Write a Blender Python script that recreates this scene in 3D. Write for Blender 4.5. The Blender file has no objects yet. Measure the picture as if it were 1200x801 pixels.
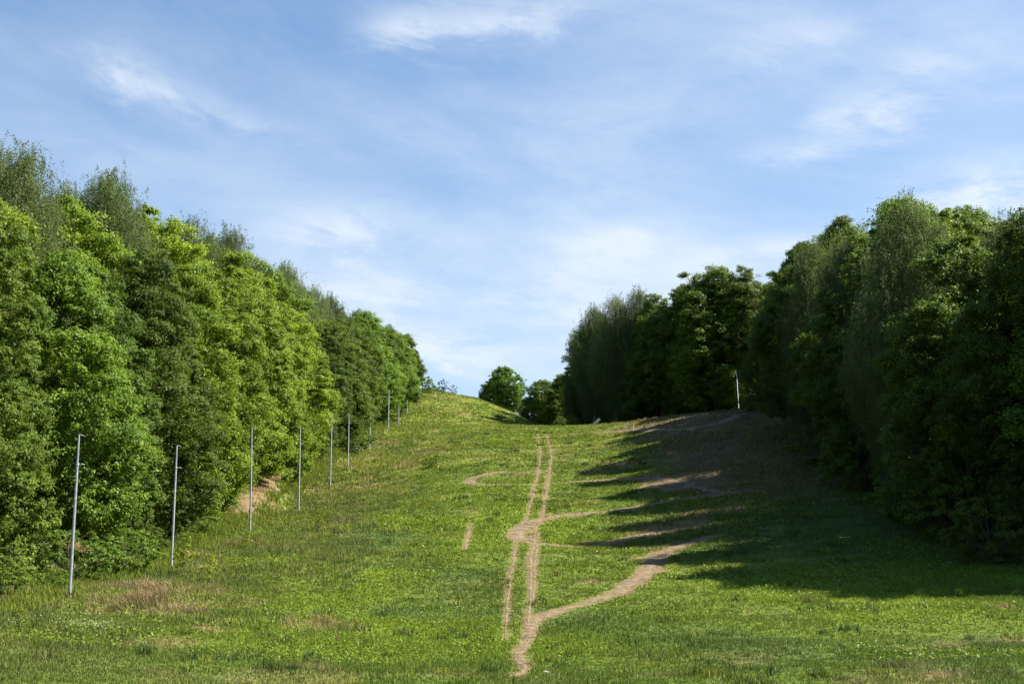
import bpy, math, random
import numpy as np
from mathutils import Vector

# ------------------------------------------------------------------ camera, world, sun, exposure
SC = bpy.context.scene
COL = SC.collection
R = math.radians
W0, H0, FPX = 1200.0, 801.0, 1667.0        # photograph size and its focal length in pixels
TILT = R(11.1)
EYE = 3.0                                   # eye height above the datum; the meadow in front of it lies near 0
cam_d = bpy.data.cameras.new('camera'); cam = bpy.data.objects.new('camera', cam_d); COL.objects.link(cam)
cam.location = (0, 0, EYE); cam.rotation_euler = (R(90) + TILT, 0, 0)
cam_d.sensor_width = 36.0; cam_d.lens = 36.0 * FPX / W0
cam_d.clip_start = 0.5; cam_d.clip_end = 9000
SC.camera = cam

SUN_EL, SUN_AHEAD = R(46), R(5)            # sun from the right, a little ahead of the camera
sun_d = bpy.data.lights.new('sun', 'SUN'); sun = bpy.data.objects.new('sun', sun_d); COL.objects.link(sun)
sun_d.energy = 5.0; sun_d.angle = R(0.53); sun_d.color = (1.0, 0.95, 0.86)
sdir = Vector((math.cos(SUN_AHEAD) * math.cos(SUN_EL), math.sin(SUN_AHEAD) * math.cos(SUN_EL), math.sin(SUN_EL)))
sun.rotation_euler = sdir.to_track_quat('Z', 'Y').to_euler(); sun.location = (60, 20, 80)

SC.view_settings.view_transform = 'Standard'
try: SC.view_settings.look = 'None'
except Exception: pass
SC.view_settings.gamma = 1.0; SC.view_settings.use_curve_mapping = False
SC.view_settings.exposure = 1.62

def azel(px, py):
    u = (px - W0/2)/FPX; v = (H0/2 - py)/FPX
    d = np.array([u, math.cos(TILT) - v*math.sin(TILT), math.sin(TILT) + v*math.cos(TILT)]); d /= np.linalg.norm(d)
    return math.atan2(d[0], d[1]), math.asin(d[2])

def build_world():
    w = bpy.data.worlds.new('World'); SC.world = w; w.use_nodes = True
    nt = w.node_tree; nt.nodes.clear(); N = nt.nodes.new; L = nt.links.new
    def math_(op, a, b=None, c=None):
        n = N('ShaderNodeMath'); n.operation = op
        for i, s in enumerate((a, b, c)):
            if s is None: continue
            if isinstance(s, (int, float)): n.inputs[i].default_value = s
            else: L(s, n.inputs[i])
        return n.outputs[0]
    sky = N('ShaderNodeTexSky'); sky.sky_type = 'NISHITA'; sky.sun_disc = False
    sky.sun_elevation = SUN_EL; sky.sun_rotation = R(90) - SUN_AHEAD
    sky.air_density = 1.0; sky.dust_density = 0.6; sky.ozone_density = 2.2; sky.altitude = 150
    tc = N('ShaderNodeTexCoord'); sep = N('ShaderNodeSeparateXYZ'); L(tc.outputs['Generated'], sep.inputs[0])
    az = math_('ARCTAN2', sep.outputs[0], sep.outputs[1])
    el = math_('ARCSINE', math_('MINIMUM', math_('MAXIMUM', sep.outputs[2], -1.0), 1.0))
    cmb = N('ShaderNodeCombineXYZ')
    L(math_('ADD', math_('MULTIPLY', az, 1.0), math_('MULTIPLY', el, 0.8)), cmb.inputs[0]); L(math_('MULTIPLY', el, 2.5), cmb.inputs[1])
    def noise(scale, detail, dist, rough=0.55):
        n = N('ShaderNodeTexNoise'); n.inputs['Scale'].default_value = scale; n.inputs['Detail'].default_value = detail
        n.inputs['Roughness'].default_value = rough; n.inputs['Distortion'].default_value = dist
        L(cmb.outputs[0], n.inputs['Vector']); return n.outputs['Fac']
    n1 = noise(5.0, 9, 0.3, 0.62); n2 = noise(12.0, 10, 0.35, 0.66); n3 = noise(1.9, 3, 0.2)
    # thin cirrus veil, thicker low down
    def smooth(x, a, b):
        m = N('ShaderNodeMapRange'); m.interpolation_type = 'SMOOTHSTEP'
        m.inputs[1].default_value = a; m.inputs[2].default_value = b; L(x, m.inputs[0]); return m.outputs[0]
    veil = math_('MULTIPLY', smooth(math_('ADD', math_('MULTIPLY', n1, 0.6), math_('MULTIPLY', n3, 0.55)), 0.40, 0.80), 0.62)
    low = math_('MULTIPLY', smooth(el, R(27), R(6)), 0.42)
    right = math_('MULTIPLY', smooth(az, R(-16), R(14)), 0.30)
    tot = math_('ADD', math_('MULTIPLY', veil, math_('ADD', 0.45, math_('ADD', low, right))), math_('MULTIPLY', math_('ADD', math_('ADD', low, right), 0.10), 0.46))
    # single clouds: direction, size along/across (deg), strength, slant
    wob = math_('SUBTRACT', n2, 0.5)
    clouds = [(590, 20, 3.4, 0.9, 0.60, 0.12), (480, 22, 1.5, 0.8, 0.40, 0.1), (160, 85, 1.8, 0.7, 0.42, -0.35), (250, 128, 3.4, 0.5, 0.36, -0.22),
              (1030, 125, 2.6, 0.6, 0.62, 0.05), (945, 172, 2.6, 0.6, 0.40, 0.15), (1150, 215, 3.0, 1.2, 0.62, 0.15), (1180, 240, 2.0, 0.9, 0.55, 0.2),
              (420, 272, 3.0, 1.0, 0.52, -0.12), (735, 278, 1.5, 0.5, 0.42, 0.1), (670, 300, 2.6, 1.1, 0.20, 0.2), (530, 408, 2.4, 0.9, 0.62, -0.1),
              (640, 350, 6.5, 1.6, 0.24, 0.0), (1080, 75, 2.2, 0.7, 0.35, 0.15), (930, 45, 3.2, 0.9, 0.28, 0.1), (750, 120, 3.5, 0.8, 0.15, -0.1),
              (420, 340, 3.5, 1.2, 0.35, 0.0), (925, 290, 2.6, 0.7, 0.40, 0.0)]
    for (px, py, sx, sy, st, sl) in clouds:
        a0, e0 = azel(px, py)
        da = math_('SUBTRACT', az, a0); de = math_('SUBTRACT', el, e0)
        de = math_('SUBTRACT', de, math_('MULTIPLY', da, sl))
        da = math_('ADD', da, math_('MULTIPLY', wob, R(2.4))); de = math_('ADD', de, math_('MULTIPLY', wob, R(3.2)))
        q = math_('ADD', math_('POWER', math_('MULTIPLY', da, 1/R(sx)), 2.0), math_('POWER', math_('MULTIPLY', de, 1/R(sy)), 2.0))
        g = math_('POWER', 2.718, math_('MULTIPLY', q, -0.8))
        tot = math_('ADD', tot, math_('MULTIPLY', g, math_('MULTIPLY', math_('ADD', 0.12, smooth(n2, 0.34, 0.68)), st*0.95)))
    tot = math_('MULTIPLY', tot, smooth(math_('ABSOLUTE', az), R(75), R(30)))     # clouds thinned outside the view to lower the sky's fill light
    fac = math_('MINIMUM', math_('MAXIMUM', tot, 0.0), 0.92)
    mix = N('ShaderNodeMix'); mix.data_type = 'RGBA'
    tn = N('ShaderNodeMix'); tn.data_type = 'RGBA'; tn.blend_type = 'MULTIPLY'; tn.inputs['Factor'].default_value = 1.0; tn.inputs['B'].default_value = (0.80, 1.06, 1.20, 1); L(sky.outputs[0], tn.inputs['A'])
    L(fac, mix.inputs['Factor']); L(tn.outputs['Result'], mix.inputs['A']); mix.inputs['B'].default_value = (5.5, 6.1, 6.9, 1)
    bg = N('ShaderNodeBackground'); bg.inputs['Strength'].default_value = 0.050
    L(mix.outputs['Result'], bg.inputs[0]); out = N('ShaderNodeOutputWorld'); L(bg.outputs[0], out.inputs[0])
build_world()

# ------------------------------------------------------------------ helpers
rng = np.random.default_rng(11)
random.seed(5)

def hash2(ix, iy, seed):
    h = (ix.astype(np.int64)*374761393 + iy.astype(np.int64)*668265263 + seed*1442695041) & 0xffffffff
    h = ((h ^ (h >> 13))*1274126177) & 0xffffffff
    return ((h ^ (h >> 16)) & 0xffff)/65535.0

def vnoise(x, y, seed=0):
    x = np.asarray(x, float); y = np.asarray(y, float)
    ix = np.floor(x); iy = np.floor(y); fx = x-ix; fy = y-iy
    fx = fx*fx*(3-2*fx); fy = fy*fy*(3-2*fy)
    a = hash2(ix, iy, seed); b = hash2(ix+1, iy, seed); c = hash2(ix, iy+1, seed); d = hash2(ix+1, iy+1, seed)
    return (a*(1-fx)+b*fx)*(1-fy) + (c*(1-fx)+d*fx)*fy

def fbm(x, y, seed=0, oct=4):
    s = 0; a = 0.5; t = 0
    for o in range(oct):
        s = s + a*vnoise(x*2**o + 17.3*o, y*2**o - 9.1*o, seed+o); t += a; a *= 0.5
    return s/t

def sstep(t):
    t = np.clip(t, 0, 1); return t*t*(3-2*t)

def ray(px, py):
    u = (px - W0/2)/FPX; v = (H0/2 - py)/FPX
    cy = math.cos(TILT) - v*math.sin(TILT); cz = math.sin(TILT) + v*math.cos(TILT)
    return u/cy, cz/cy                     # x and z per metre of depth

def mesh_obj(name, V, F, mat, parent=None, cols=None, fvar=None, smooth=False, mats=None):
    """V (n,3) float, F (m,k) int with a constant k."""
    V = np.asarray(V, np.float32); F = np.asarray(F, np.int32)
    me = bpy.data.meshes.new(name)
    k = F.shape[1]
    me.vertices.add(len(V)); me.vertices.foreach_set('co', V.ravel())
    me.loops.add(F.size); me.loops.foreach_set('vertex_index', F.ravel())
    me.polygons.add(len(F)); me.polygons.foreach_set('loop_start', np.arange(0, F.size, k, dtype=np.int32))
    if smooth: me.polygons.foreach_set('use_smooth', np.ones(len(F), bool))
    me.update(calc_edges=True)
    if cols is not None:
        a = me.attributes.new('Col', 'FLOAT_COLOR', 'POINT')
        c4 = np.ones((len(V), 4), np.float32); c4[:, :3] = cols; a.data.foreach_set('color', c4.ravel())
    if fvar is not None:
        a = me.attributes.new('var', 'FLOAT', 'FACE'); a.data.foreach_set('value', np.asarray(fvar, np.float32))
    me.materials.append(mat)
    o = bpy.data.objects.new(name, me); COL.objects.link(o)
    if parent: o.parent = parent
    return o

def tag(o, label=None, cat=None, group=None, kind=None):
    if label: o['label'] = label
    if cat: o['category'] = cat
    if group: o['group'] = group
    if kind: o['kind'] = kind
    return o

def empty(name, loc, rz=0):
    o = bpy.data.objects.new(name, None); COL.objects.link(o)
    o.location = loc; o.rotation_euler = (0, 0, rz); o.empty_display_size = 0.5
    return o

class MB:                                    # collects quads for one mesh
    def __init__(s): s.V = []; s.F = []
    def tube(s, pts, rad, n=7, cap=True):
        pts = [Vector(p) for p in pts]; base = len(s.V)
        for i, p in enumerate(pts):
            t = (pts[min(i+1, len(pts)-1)] - pts[max(i-1, 0)]).normalized()
            a = t.cross(Vector((0.31, 0.95, 0.02))); a = a.normalized() if a.length > 1e-4 else Vector((1, 0, 0)); b = t.cross(a)
            for k in range(n):
                w = 2*math.pi*k/n; s.V.append(tuple(p + (a*math.cos(w) + b*math.sin(w))*rad[i]))
        for i in range(len(pts)-1):
            for k in range(n):
                k2 = (k+1) % n
                s.F.append((base+i*n+k, base+i*n+k2, base+(i+1)*n+k2, base+(i+1)*n+k))
        if cap:
            for i, p in ((0, pts[0]), (len(pts)-1, pts[-1])):
                c = len(s.V); s.V.append(tuple(p))
                for k in range(n): s.F.append((c, base+i*n+k, base+i*n+(k+1) % n, base+i*n+(k+1) % n))
    def box(s, c, half, ax=None):
        ax = ax or (Vector((1, 0, 0)), Vector((0, 1, 0)), Vector((0, 0, 1))); c = Vector(c); b = len(s.V)
        for sx in (-1, 1):
            for sy in (-1, 1):
                for sz in (-1, 1): s.V.append(tuple(c + ax[0]*sx*half[0] + ax[1]*sy*half[1] + ax[2]*sz*half[2]))
        for f in ((0, 1, 3, 2), (4, 6, 7, 5), (0, 4, 5, 1), (2, 3, 7, 6), (0, 2, 6, 4), (1, 5, 7, 3)): s.F.append(tuple(b+i for i in f))
    def build(s, name, mat, parent=None, smooth=True):
        me = bpy.data.meshes.new(name)
        faces = [f if f[2] != f[3] else f[:3] for f in s.F]
        me.from_pydata(s.V, [], faces); me.update(); me.materials.append(mat)
        if smooth: me.polygons.foreach_set('use_smooth', np.ones(len(me.polygons), bool))
        o = bpy.data.objects.new(name, me); COL.objects.link(o)
        if parent: o.parent = parent
        return o

# ------------------------------------------------------------------ materials
def new_mat(name):
    m = bpy.data.materials.new(name); m.use_nodes = True; nt = m.node_tree; nt.nodes.clear()
    return m, nt.nodes.new, nt.links.new

def leaf_mat(name, dark, light, transl=0.47, tint=(0.55, 0.75, 0.10), objvar=0.30):
    m, N, L = new_mat(name)
    at = N('ShaderNodeAttribute'); at.attribute_name = 'var'
    mix = N('ShaderNodeMix'); mix.data_type = 'RGBA'; mix.inputs['A'].default_value = (*dark, 1); mix.inputs['B'].default_value = (*light, 1)
    L(at.outputs['Fac'], mix.inputs['Factor'])
    oi = N('ShaderNodeObjectInfo'); hs = N('ShaderNodeHueSaturation')
    mr = N('ShaderNodeMapRange'); mr.inputs[3].default_value = 1-objvar; mr.inputs[4].default_value = 1+objvar
    L(oi.outputs['Random'], mr.inputs[0]); L(mr.outputs[0], hs.inputs['Value'])
    mr2 = N('ShaderNodeMapRange'); mr2.inputs[3].default_value = 0.486; mr2.inputs[4].default_value = 0.503
    mu = N('ShaderNodeMath'); mu.operation = 'MULTIPLY'; mu.inputs[1].default_value = 7.31; fr = N('ShaderNodeMath'); fr.operation = 'FRACT'
    L(oi.outputs['Random'], mu.inputs[0]); L(mu.outputs[0], fr.inputs[0]); L(fr.outputs[0], mr2.inputs[0]); L(mr2.outputs[0], hs.inputs['Hue'])
    L(mix.outputs['Result'], hs.inputs['Color'])
    p = N('ShaderNodeBsdfPrincipled'); p.inputs['Roughness'].default_value = 0.55; p.inputs['Specular IOR Level'].default_value = 0.22
    L(hs.outputs[0], p.inputs['Base Color'])
    t = N('ShaderNodeBsdfTranslucent'); tm = N('ShaderNodeMix'); tm.data_type = 'RGBA'; tm.blend_type = 'MIX'; tm.inputs['Factor'].default_value = 0.35
    L(hs.outputs[0], tm.inputs['A']); tm.inputs['B'].default_value = (*[c*0.3 for c in tint], 1); L(tm.outputs['Result'], t.inputs[0])
    ms = N('ShaderNodeMixShader'); ms.inputs[0].default_value = transl; L(p.outputs[0], ms.inputs[1]); L(t.outputs[0], ms.inputs[2])
    o = N('ShaderNodeOutputMaterial'); L(ms.outputs[0], o.inputs[0]); return m

def blade_mat(name, transl=0.3, rough=0.5):
    m, N, L = new_mat(name)
    at = N('ShaderNodeAttribute'); at.attribute_name = 'Col'
    p = N('ShaderNodeBsdfPrincipled'); p.inputs['Roughness'].default_value = rough; p.inputs['Specular IOR Level'].default_value = 0.12
    t = N('ShaderNodeBsdfTranslucent'); L(at.outputs['Color'], p.inputs['Base Color']); L(at.outputs['Color'], t.inputs[0])
    ms = N('ShaderNodeMixShader'); ms.inputs[0].default_value = transl; L(p.outputs[0], ms.inputs[1]); L(t.outputs[0], ms.inputs[2])
    o = N('ShaderNodeOutputMaterial'); L(ms.outputs[0], o.inputs[0]); return m

def noise_mat(name, c1, c2, scale, rough=0.9, bump=0.3, metallic=0.0, detail=6, stretch=(1, 1, 1), c3=None):
    m, N, L = new_mat(name)
    tc = N('ShaderNodeTexCoord'); mp = N('ShaderNodeMapping'); mp.inputs['Scale'].default_value = stretch
    L(tc.outputs['Object'], mp.inputs[0])
    n = N('ShaderNodeTexNoise'); n.inputs['Scale'].default_value = scale; n.inputs['Detail'].default_value = detail; L(mp.outputs[0], n.inputs['Vector'])
    r = N('ShaderNodeValToRGB'); r.color_ramp.elements[0].position = 0.35; r.color_ramp.elements[1].position = 0.68
    r.color_ramp.elements[0].color = (*c1, 1); r.color_ramp.elements[1].color = (*c2, 1)
    if c3: e = r.color_ramp.elements.new(0.5); e.color = (*c3, 1)
    L(n.outputs['Fac'], r.inputs[0])
    p = N('ShaderNodeBsdfPrincipled'); p.inputs['Roughness'].default_value = rough; p.inputs['Metallic'].default_value = metallic
    L(r.outputs[0], p.inputs['Base Color'])
    b = N('ShaderNodeBump'); b.inputs['Strength'].default_value = bump; b.inputs['Distance'].default_value = 0.05; L(n.outputs['Fac'], b.inputs['Height']); L(b.outputs[0], p.inputs['Normal'])
    o = N('ShaderNodeOutputMaterial'); L(p.outputs[0], o.inputs[0]); return m

def ground_mat():
    m, N, L = new_mat('meadow_ground')
    at = N('ShaderNodeAttribute'); at.attribute_name = 'Col'
    tc = N('ShaderNodeTexCoord')
    n = N('ShaderNodeTexNoise'); n.inputs['Scale'].default_value = 3.5; n.inputs['Detail'].default_value = 9; n.inputs['Roughness'].default_value = 0.7; L(tc.outputs['Object'], n.inputs['Vector'])
    mr = N('ShaderNodeMapRange'); mr.inputs[1].default_value = 0.3; mr.inputs[2].default_value = 0.7; mr.inputs[3].default_value = 0.6; mr.inputs[4].default_value = 1.35; L(n.outputs['Fac'], mr.inputs[0])
    hs = N('ShaderNodeHueSaturation'); L(at.outputs['Color'], hs.inputs['Color']); L(mr.outputs[0], hs.inputs['Value'])
    p = N('ShaderNodeBsdfPrincipled'); p.inputs['Roughness'].default_value = 0.95; p.inputs['Specular IOR Level'].default_value = 0.1; L(hs.outputs[0], p.inputs['Base Color'])
    b = N('ShaderNodeBump'); b.inputs['Strength'].default_value = 0.8; b.inputs['Distance'].default_value = 0.12; L(n.outputs['Fac'], b.inputs['Height']); L(b.outputs[0], p.inputs['Normal'])
    o = N('ShaderNodeOutputMaterial'); L(p.outputs[0], o.inputs[0]); return m

M = dict(
    ground=ground_mat(),
    blade=blade_mat('grass_blades'), straw=blade_mat('dry_stalks', 0.15, 0.6), petal=blade_mat('petals', 0.3, 0.6),
    soil=noise_mat('trodden_soil', (0.076, 0.049, 0.024), (0.195, 0.138, 0.067), 2.2, 0.95, 0.5, c3=(0.130, 0.089, 0.044)),
    bark=noise_mat('brown_bark', (0.045, 0.035, 0.027), (0.13, 0.10, 0.075), 3.0, 0.9, 0.8, stretch=(3, 3, 0.6)),
    birchbark=noise_mat('birch_bark', (0.07, 0.06, 0.055), (0.55, 0.53, 0.49), 1.6, 0.8, 0.3, stretch=(1, 1, 2.2), c3=(0.46, 0.44, 0.40)),
    steel=noise_mat('galvanised_steel', (0.070, 0.077, 0.088), (0.125, 0.134, 0.147), 6.0, 0.5, 0.05, metallic=0.35),
    steel_dull=noise_mat('weathered_and_shade_steel', (0.07, 0.075, 0.085), (0.13, 0.135, 0.145), 9.0, 0.55, 0.1, metallic=0.5),
    board=noise_mat('weathered_board', (0.34, 0.33, 0.31), (0.52, 0.50, 0.47), 6.0, 0.8, 0.2, stretch=(1, 6, 1)),
    wood=noise_mat('old_stake', (0.20, 0.16, 0.11), (0.42, 0.36, 0.27), 5.0, 0.85, 0.3, stretch=(4, 4, 0.6)),
    stone=noise_mat('pale_stone', (0.22, 0.20, 0.17), (0.42, 0.39, 0.34), 4.0, 0.9, 0.6),
    maple=leaf_mat('maple_leaves', (0.064, 0.122, 0.010), (0.148, 0.240, 0.018)),
    mapley=leaf_mat('fresh_maple_leaves', (0.092, 0.160, 0.008), (0.210, 0.305, 0.018), 0.46),
    linden=leaf_mat('linden_leaves', (0.048, 0.092, 0.010), (0.112, 0.178, 0.020)),
    ash=leaf_mat('ash_leaves', (0.070, 0.120, 0.014), (0.165, 0.230, 0.030)),
    birch=leaf_mat('birch_leaves', (0.056, 0.088, 0.024), (0.140, 0.178, 0.060), 0.42),
    shrub=leaf_mat('shrub_leaves', (0.058, 0.108, 0.012), (0.140, 0.215, 0.024)),
    shruby=leaf_mat('yellow_shrub_leaves', (0.130, 0.180, 0.012), (0.280, 0.310, 0.026)),
    shrubd=leaf_mat('dark_shrub_leaves', (0.034, 0.045, 0.026), (0.080, 0.085, 0.055), 0.2),
)

# ------------------------------------------------------------------ terrain
def table(pairs, sig=5.0):
    p = np.array(pairs, float); g = np.arange(-300, 3000, 1.0); z = np.interp(g, p[:, 0], p[:, 1])
    k = np.exp(-0.5*(np.arange(-20, 21)/sig)**2); k /= k.sum(); zz = np.convolve(np.pad(z, 20, 'edge'), k, 'valid')
    return lambda y: np.interp(y, g, zz)
def zpix(py, d): return ray(600, py)[1]*d
centre = [(801, 46), (750, 62), (700, 80), (650, 100), (600, 125), (560, 152), (530, 180), (511, 213), (499, 250)]
ZC = table([(-300, -4), (-50, -3.0), (0, -2.6), (28, -2.6)] + [(d, zpix(py, d)) for py, d in centre] + [(275, 37.0), (300, 39.3), (340, 42.3), (380, 43), (500, 34), (800, 10), (1500, -5), (3000, -10)])
pole_px = [(81, 707), (201, 661), (293, 628), (350, 598), (387, 570), (408, 544), (433, 525), (455, 503), (467, 500), (477, 491)]
PX = -21.3
pole_d = []
for px, py in pole_px:
    pole_d.append(PX/ray(px, py)[0])
_dl = [(d, ray(px, py)[1]*d - float(ZC(d))) for (px, py), d in zip(pole_px, pole_d)]
DL = table([(-300, 1.2), (40, 1.2)] + _dl[:8] + [(262, 0.0), (400, 0), (500, 0)], 4.0)
DR = table([(-300, 0.2), (46, 0.5), (85, 1.1), (110, 1.9), (140, 2.9), (170, 4.4), (205, 4.4), (247, 1.0), (275, 0.4), (300, 0.5), (400, 0)], 6.0)
def height_raw(x, y):
    x = np.asarray(x, float); y = np.asarray(y, float)
    z = ZC(y) + DL(y)*sstep((-2 - x)/19.3) + DR(y)*sstep((x - 4)/28)
    bl = np.clip(-23 - x, 0, None)
    near = 1 - 0.55*sstep((y - 170)/80)
    z = z + near*(0.34*np.minimum(bl, 6) + 0.13*np.clip(bl - 6, 0, 60))
    cut = np.exp(-((y - 141)/15)**2); z = z + 1.5*cut*sstep((-22.3 - x)/2.2)
    br = np.clip(x - 32, 0, None); br = br*(1 - 0.45*sstep((y - 190)/50)); z = z + 0.24*np.minimum(br, 12) + 0.10*np.clip(br - 12, 0, 60)
    hump = np.interp(x, [-60, -19, -7.7, 0, 5, 10, 15], [11.5, 11.5, 9.2, 6.0, 2.9, 0.9, 0]); prof = sstep((y - 264)/64)*(1 - sstep((y - 350)/70))
    z = z + hump*prof
    ridge = 0.5*np.exp(-((y - (250 - 0.35*(x - 30)))/6)**2)*sstep((x - 22)/8)*(1 - sstep((x - 40)/6)); z = z + ridge
    fade = np.exp(-np.clip(np.abs(x) - 60, 0, None)/60)
    n = (fbm(x/26, y/7.5, 3, 3) - 0.5)*0.75 + (fbm(x/9, y/9, 8, 3) - 0.5)*0.40 + (fbm(x/2.6, y/2.6, 21, 3) - 0.5)*0.16
    left = sstep((-12 - x)/8)*(1 - sstep((y - 190)/40)); n = n*(1 + 0.8*left)
    return z + n*(0.35 + 0.65*sstep((y - 30)/30))*(0.3 + 0.7*fade) + EYE
def axis(lo, hi, step, far_lo, far_hi, grow=1.22):
    a = list(np.arange(lo, hi + 1e-6, step)); s = step; v = lo; pre = []
    while v > far_lo: s = min(s*grow, 260); v -= s; pre.append(v)
    s = step; v = a[-1]; post = []
    while v < far_hi: s = min(s*grow, 260); v += s; post.append(v)
    return np.array(pre[::-1] + a + post)
XS = axis(-52, 56, 0.45, -2600, 2600); YS = axis(34, 345, 0.5, -600, 4200)
GX, GY = np.meshgrid(XS, YS)
HG = height_raw(GX, GY)
def ground(x, y):
    x = np.asarray(x, float); y = np.asarray(y, float)
    i = np.clip(np.searchsorted(XS, x) - 1, 0, len(XS)-2); j = np.clip(np.searchsorted(YS, y) - 1, 0, len(YS)-2)
    fx = (x - XS[i])/(XS[i+1]-XS[i]); fy = (y - YS[j])/(YS[j+1]-YS[j])
    return (HG[j, i]*(1-fx)+HG[j, i+1]*fx)*(1-fy) + (HG[j+1, i]*(1-fx)+HG[j+1, i+1]*fx)*fy
DD = np.arange(34, 420, 0.25)
def on_ground(px, py):
    """the place on the hillside seen at this spot of the photograph"""
    rx, rz = ray(px, py); g = ground(rx*DD, DD) - (EYE + rz*DD); k = np.argmax(g > 0)
    if g[k] <= 0: k = np.argmin(np.abs(g))
    d = DD[k]; return rx*d, d

# trails: spots seen in the photograph, half width in metres
trails = dict(
    left_wheel=([(592, 752), (593, 736), (594, 704), (600, 660), (606, 632), (618, 604), (624, 580), (630, 556), (633, 532), (630, 508)], 0.082),
    right_wheel=([(618, 742), (620, 716), (622, 690), (621, 660), (628, 620), (636, 600), (640, 576), (644, 552), (646, 532), (640, 509)], 0.082),
    third_wheel=([(624, 705), (626, 680), (626, 660), (629, 640), (631, 622)], 0.075),
    lower_bend=([(600, 795), (614, 787), (613, 777), (605, 765), (619, 753), (621, 735), (627, 726), (640, 719), (676, 710), (716, 699), (744, 682), (764, 664), (767, 652), (787, 643), (812, 636), (835, 628)], 0.48),
    middle=([(606, 628), (612, 636), (636, 637), (668, 641), (700, 640), (740, 629), (780, 622), (845, 612)], 0.52),
    upper=([(606, 634), (605, 622), (620, 613), (640, 607.5), (680, 602), (720, 599), (748, 594), (780, 588), (820, 582), (862, 577), (890, 574)], 0.66),
    top_loop=([(592, 552), (568, 556), (551, 560), (549, 565), (564, 568.5), (620, 567.5), (668, 565), (720, 562), (764, 560), (800, 566), (832, 575), (850, 577)], 0.56),
    ridge=([(700, 507), (736, 504), (780, 504), (820, 501), (845, 495), (862, 488), (880, 483)], 0.7),
    scar=([(552, 612), (549, 626), (544, 645)], 0.10),
)
def resample(pts, step):
    P = np.array(pts); s = np.r_[0, np.cumsum(np.hypot(*np.diff(P, axis=0).T))]
    t = np.arange(0, s[-1], step); Q = np.c_[np.interp(t, s, P[:, 0]), np.interp(t, s, P[:, 1])]
    k = np.exp(-0.5*(np.arange(-8, 9)/3.0)**2); k /= k.sum()
    for c in (0, 1): Q[:, c] = np.convolve(np.pad(Q[:, c], 8, 'edge'), k, 'valid')
    return Q
TR = {}
for k, (pts, hw) in trails.items():
    dense = []
    for (a, b) in zip(pts[:-1], pts[1:]):
        n = max(2, int(max(abs(b[0]-a[0]), abs(b[1]-a[1]))/4))
        for i in range(n): dense.append((a[0]+(b[0]-a[0])*i/n, a[1]+(b[1]-a[1])*i/n))
    dense.append(pts[-1])
    Q = resample([on_ground(*p) for p in dense], 0.35)
    TR[k] = (Q, hw)

def trail_width(k, y):
    """trails thin out and heal over towards the bottom of the slope"""
    if k == 'lower_bend': return np.interp(y, [40, 50, 62, 72, 84, 92], [0.10, 0.20, 0.36, 0.70, 1.25, 1.5])
    if 'wheel' in k: return np.interp(y, [60, 70, 80, 110, 250], [0.25, 0.6, 0.9, 1.0, 1.2])
    return np.ones_like(np.asarray(y, float))
# raster masks over the meadow, 0.25 m cells
MX0, MY0, MC = -60.0, 33.0, 0.25; MNX, MNY = 500, 1260
dirt = np.zeros((MNY, MNX), np.float32); dryc = np.zeros((MNY, MNX), np.float32)
def splat(mask, x, y, r, soft, val=1.0):
    R_ = r + soft; i0 = max(0, int((x-R_-MX0)/MC)); i1 = min(MNX, int((x+R_-MX0)/MC)+2); j0 = max(0, int((y-R_-MY0)/MC)); j1 = min(MNY, int((y+R_-MY0)/MC)+2)
    if i1 <= i0 or j1 <= j0: return
    xx = MX0 + (np.arange(i0, i1)+0.5)*MC; yy = MY0 + (np.arange(j0, j1)+0.5)*MC
    d = np.hypot(xx[None]-x, yy[:, None]-y); v = val*np.clip(1-(d-r)/soft, 0, 1)
    mask[j0:j1, i0:i1] = np.maximum(mask[j0:j1, i0:i1], v)
for k, (Q, hw) in TR.items():
    for x, y in Q:
        hx = hw*trail_width(k, y); splat(dirt, x, y, hx*0.8, 0.30, 0.95); splat(dryc, x, y, hx*0.8, hx*1.0 + 0.30, 0.62)
for (px, py, r, v) in [(797, 562, 5, .9), (815, 568, 5, .9), (770, 556, 3, .7), (790, 618, 4, .9), (770, 624, 3, .7), (720, 620, 3, .45), (688, 682, 1.6, .7), (770, 640, 2.4, .7), (720, 545, 4, .5),
                       (700, 552, 3, .4), (850, 520, 8, .45), (880, 540, 8, .4), (780, 500, 8, .5), (840, 560, 7, .45), (760, 500, 5, .6), (610, 632, 1.3, .9), (616, 622, 1.1, .9), (525, 628, 1.2, .5), (550, 600, 1.0, .5),
                       (695, 640, 2.5, .6), (735, 655, 2.5, .45), (830, 600, 6, .5)]:
    x, y = on_ground(px, py); splat(dryc, x, y, r*0.35, r, v)
for (px, py, r) in [(797, 566, 2.6), (812, 571, 2.4), (612, 630, 0.9), (616, 624, 0.8), (640, 603, 0.5)]:
    x, y = on_ground(px, py); splat(dirt, x, y, r*0.6, r*0.8, 0.8)
straw_spots = [(150, 690, 2.2), (180, 703, 2.4), (205, 712, 1.8), (165, 715, 1.6), (6, 705, 1.6), (12, 690, 1.2), (225, 650, 1.2), (235, 600, 2.5), (255, 590, 2.2), (300, 575, 2.4), (320, 562, 2.4), (335, 552, 2.2), (370, 535, 2.4), (365, 735, 1.8), (385, 728, 1.4), (378, 750, 1.0), (250, 655, 1.0),
               (260, 740, 1.0), (300, 705, 1.0), (1110, 755, .8), (1055, 760, .5), (1040, 757, .5), (1180, 712, 1.1), (1195, 750, .8), (1120, 790, .7), (1180, 795, .9), (860, 778, .5), (410, 575, 1.5), (430, 560, 1.5), (470, 545, 2), (600, 555, 2.2), (450, 520, 3), (500, 530, 3), (595, 470, 3), (340, 640, 1.2)]
for (px, py, r) in straw_spots:
    x, y = on_ground(px, py); splat(dryc, x, y, r*0.2, r*1.6, 0.55)
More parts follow.
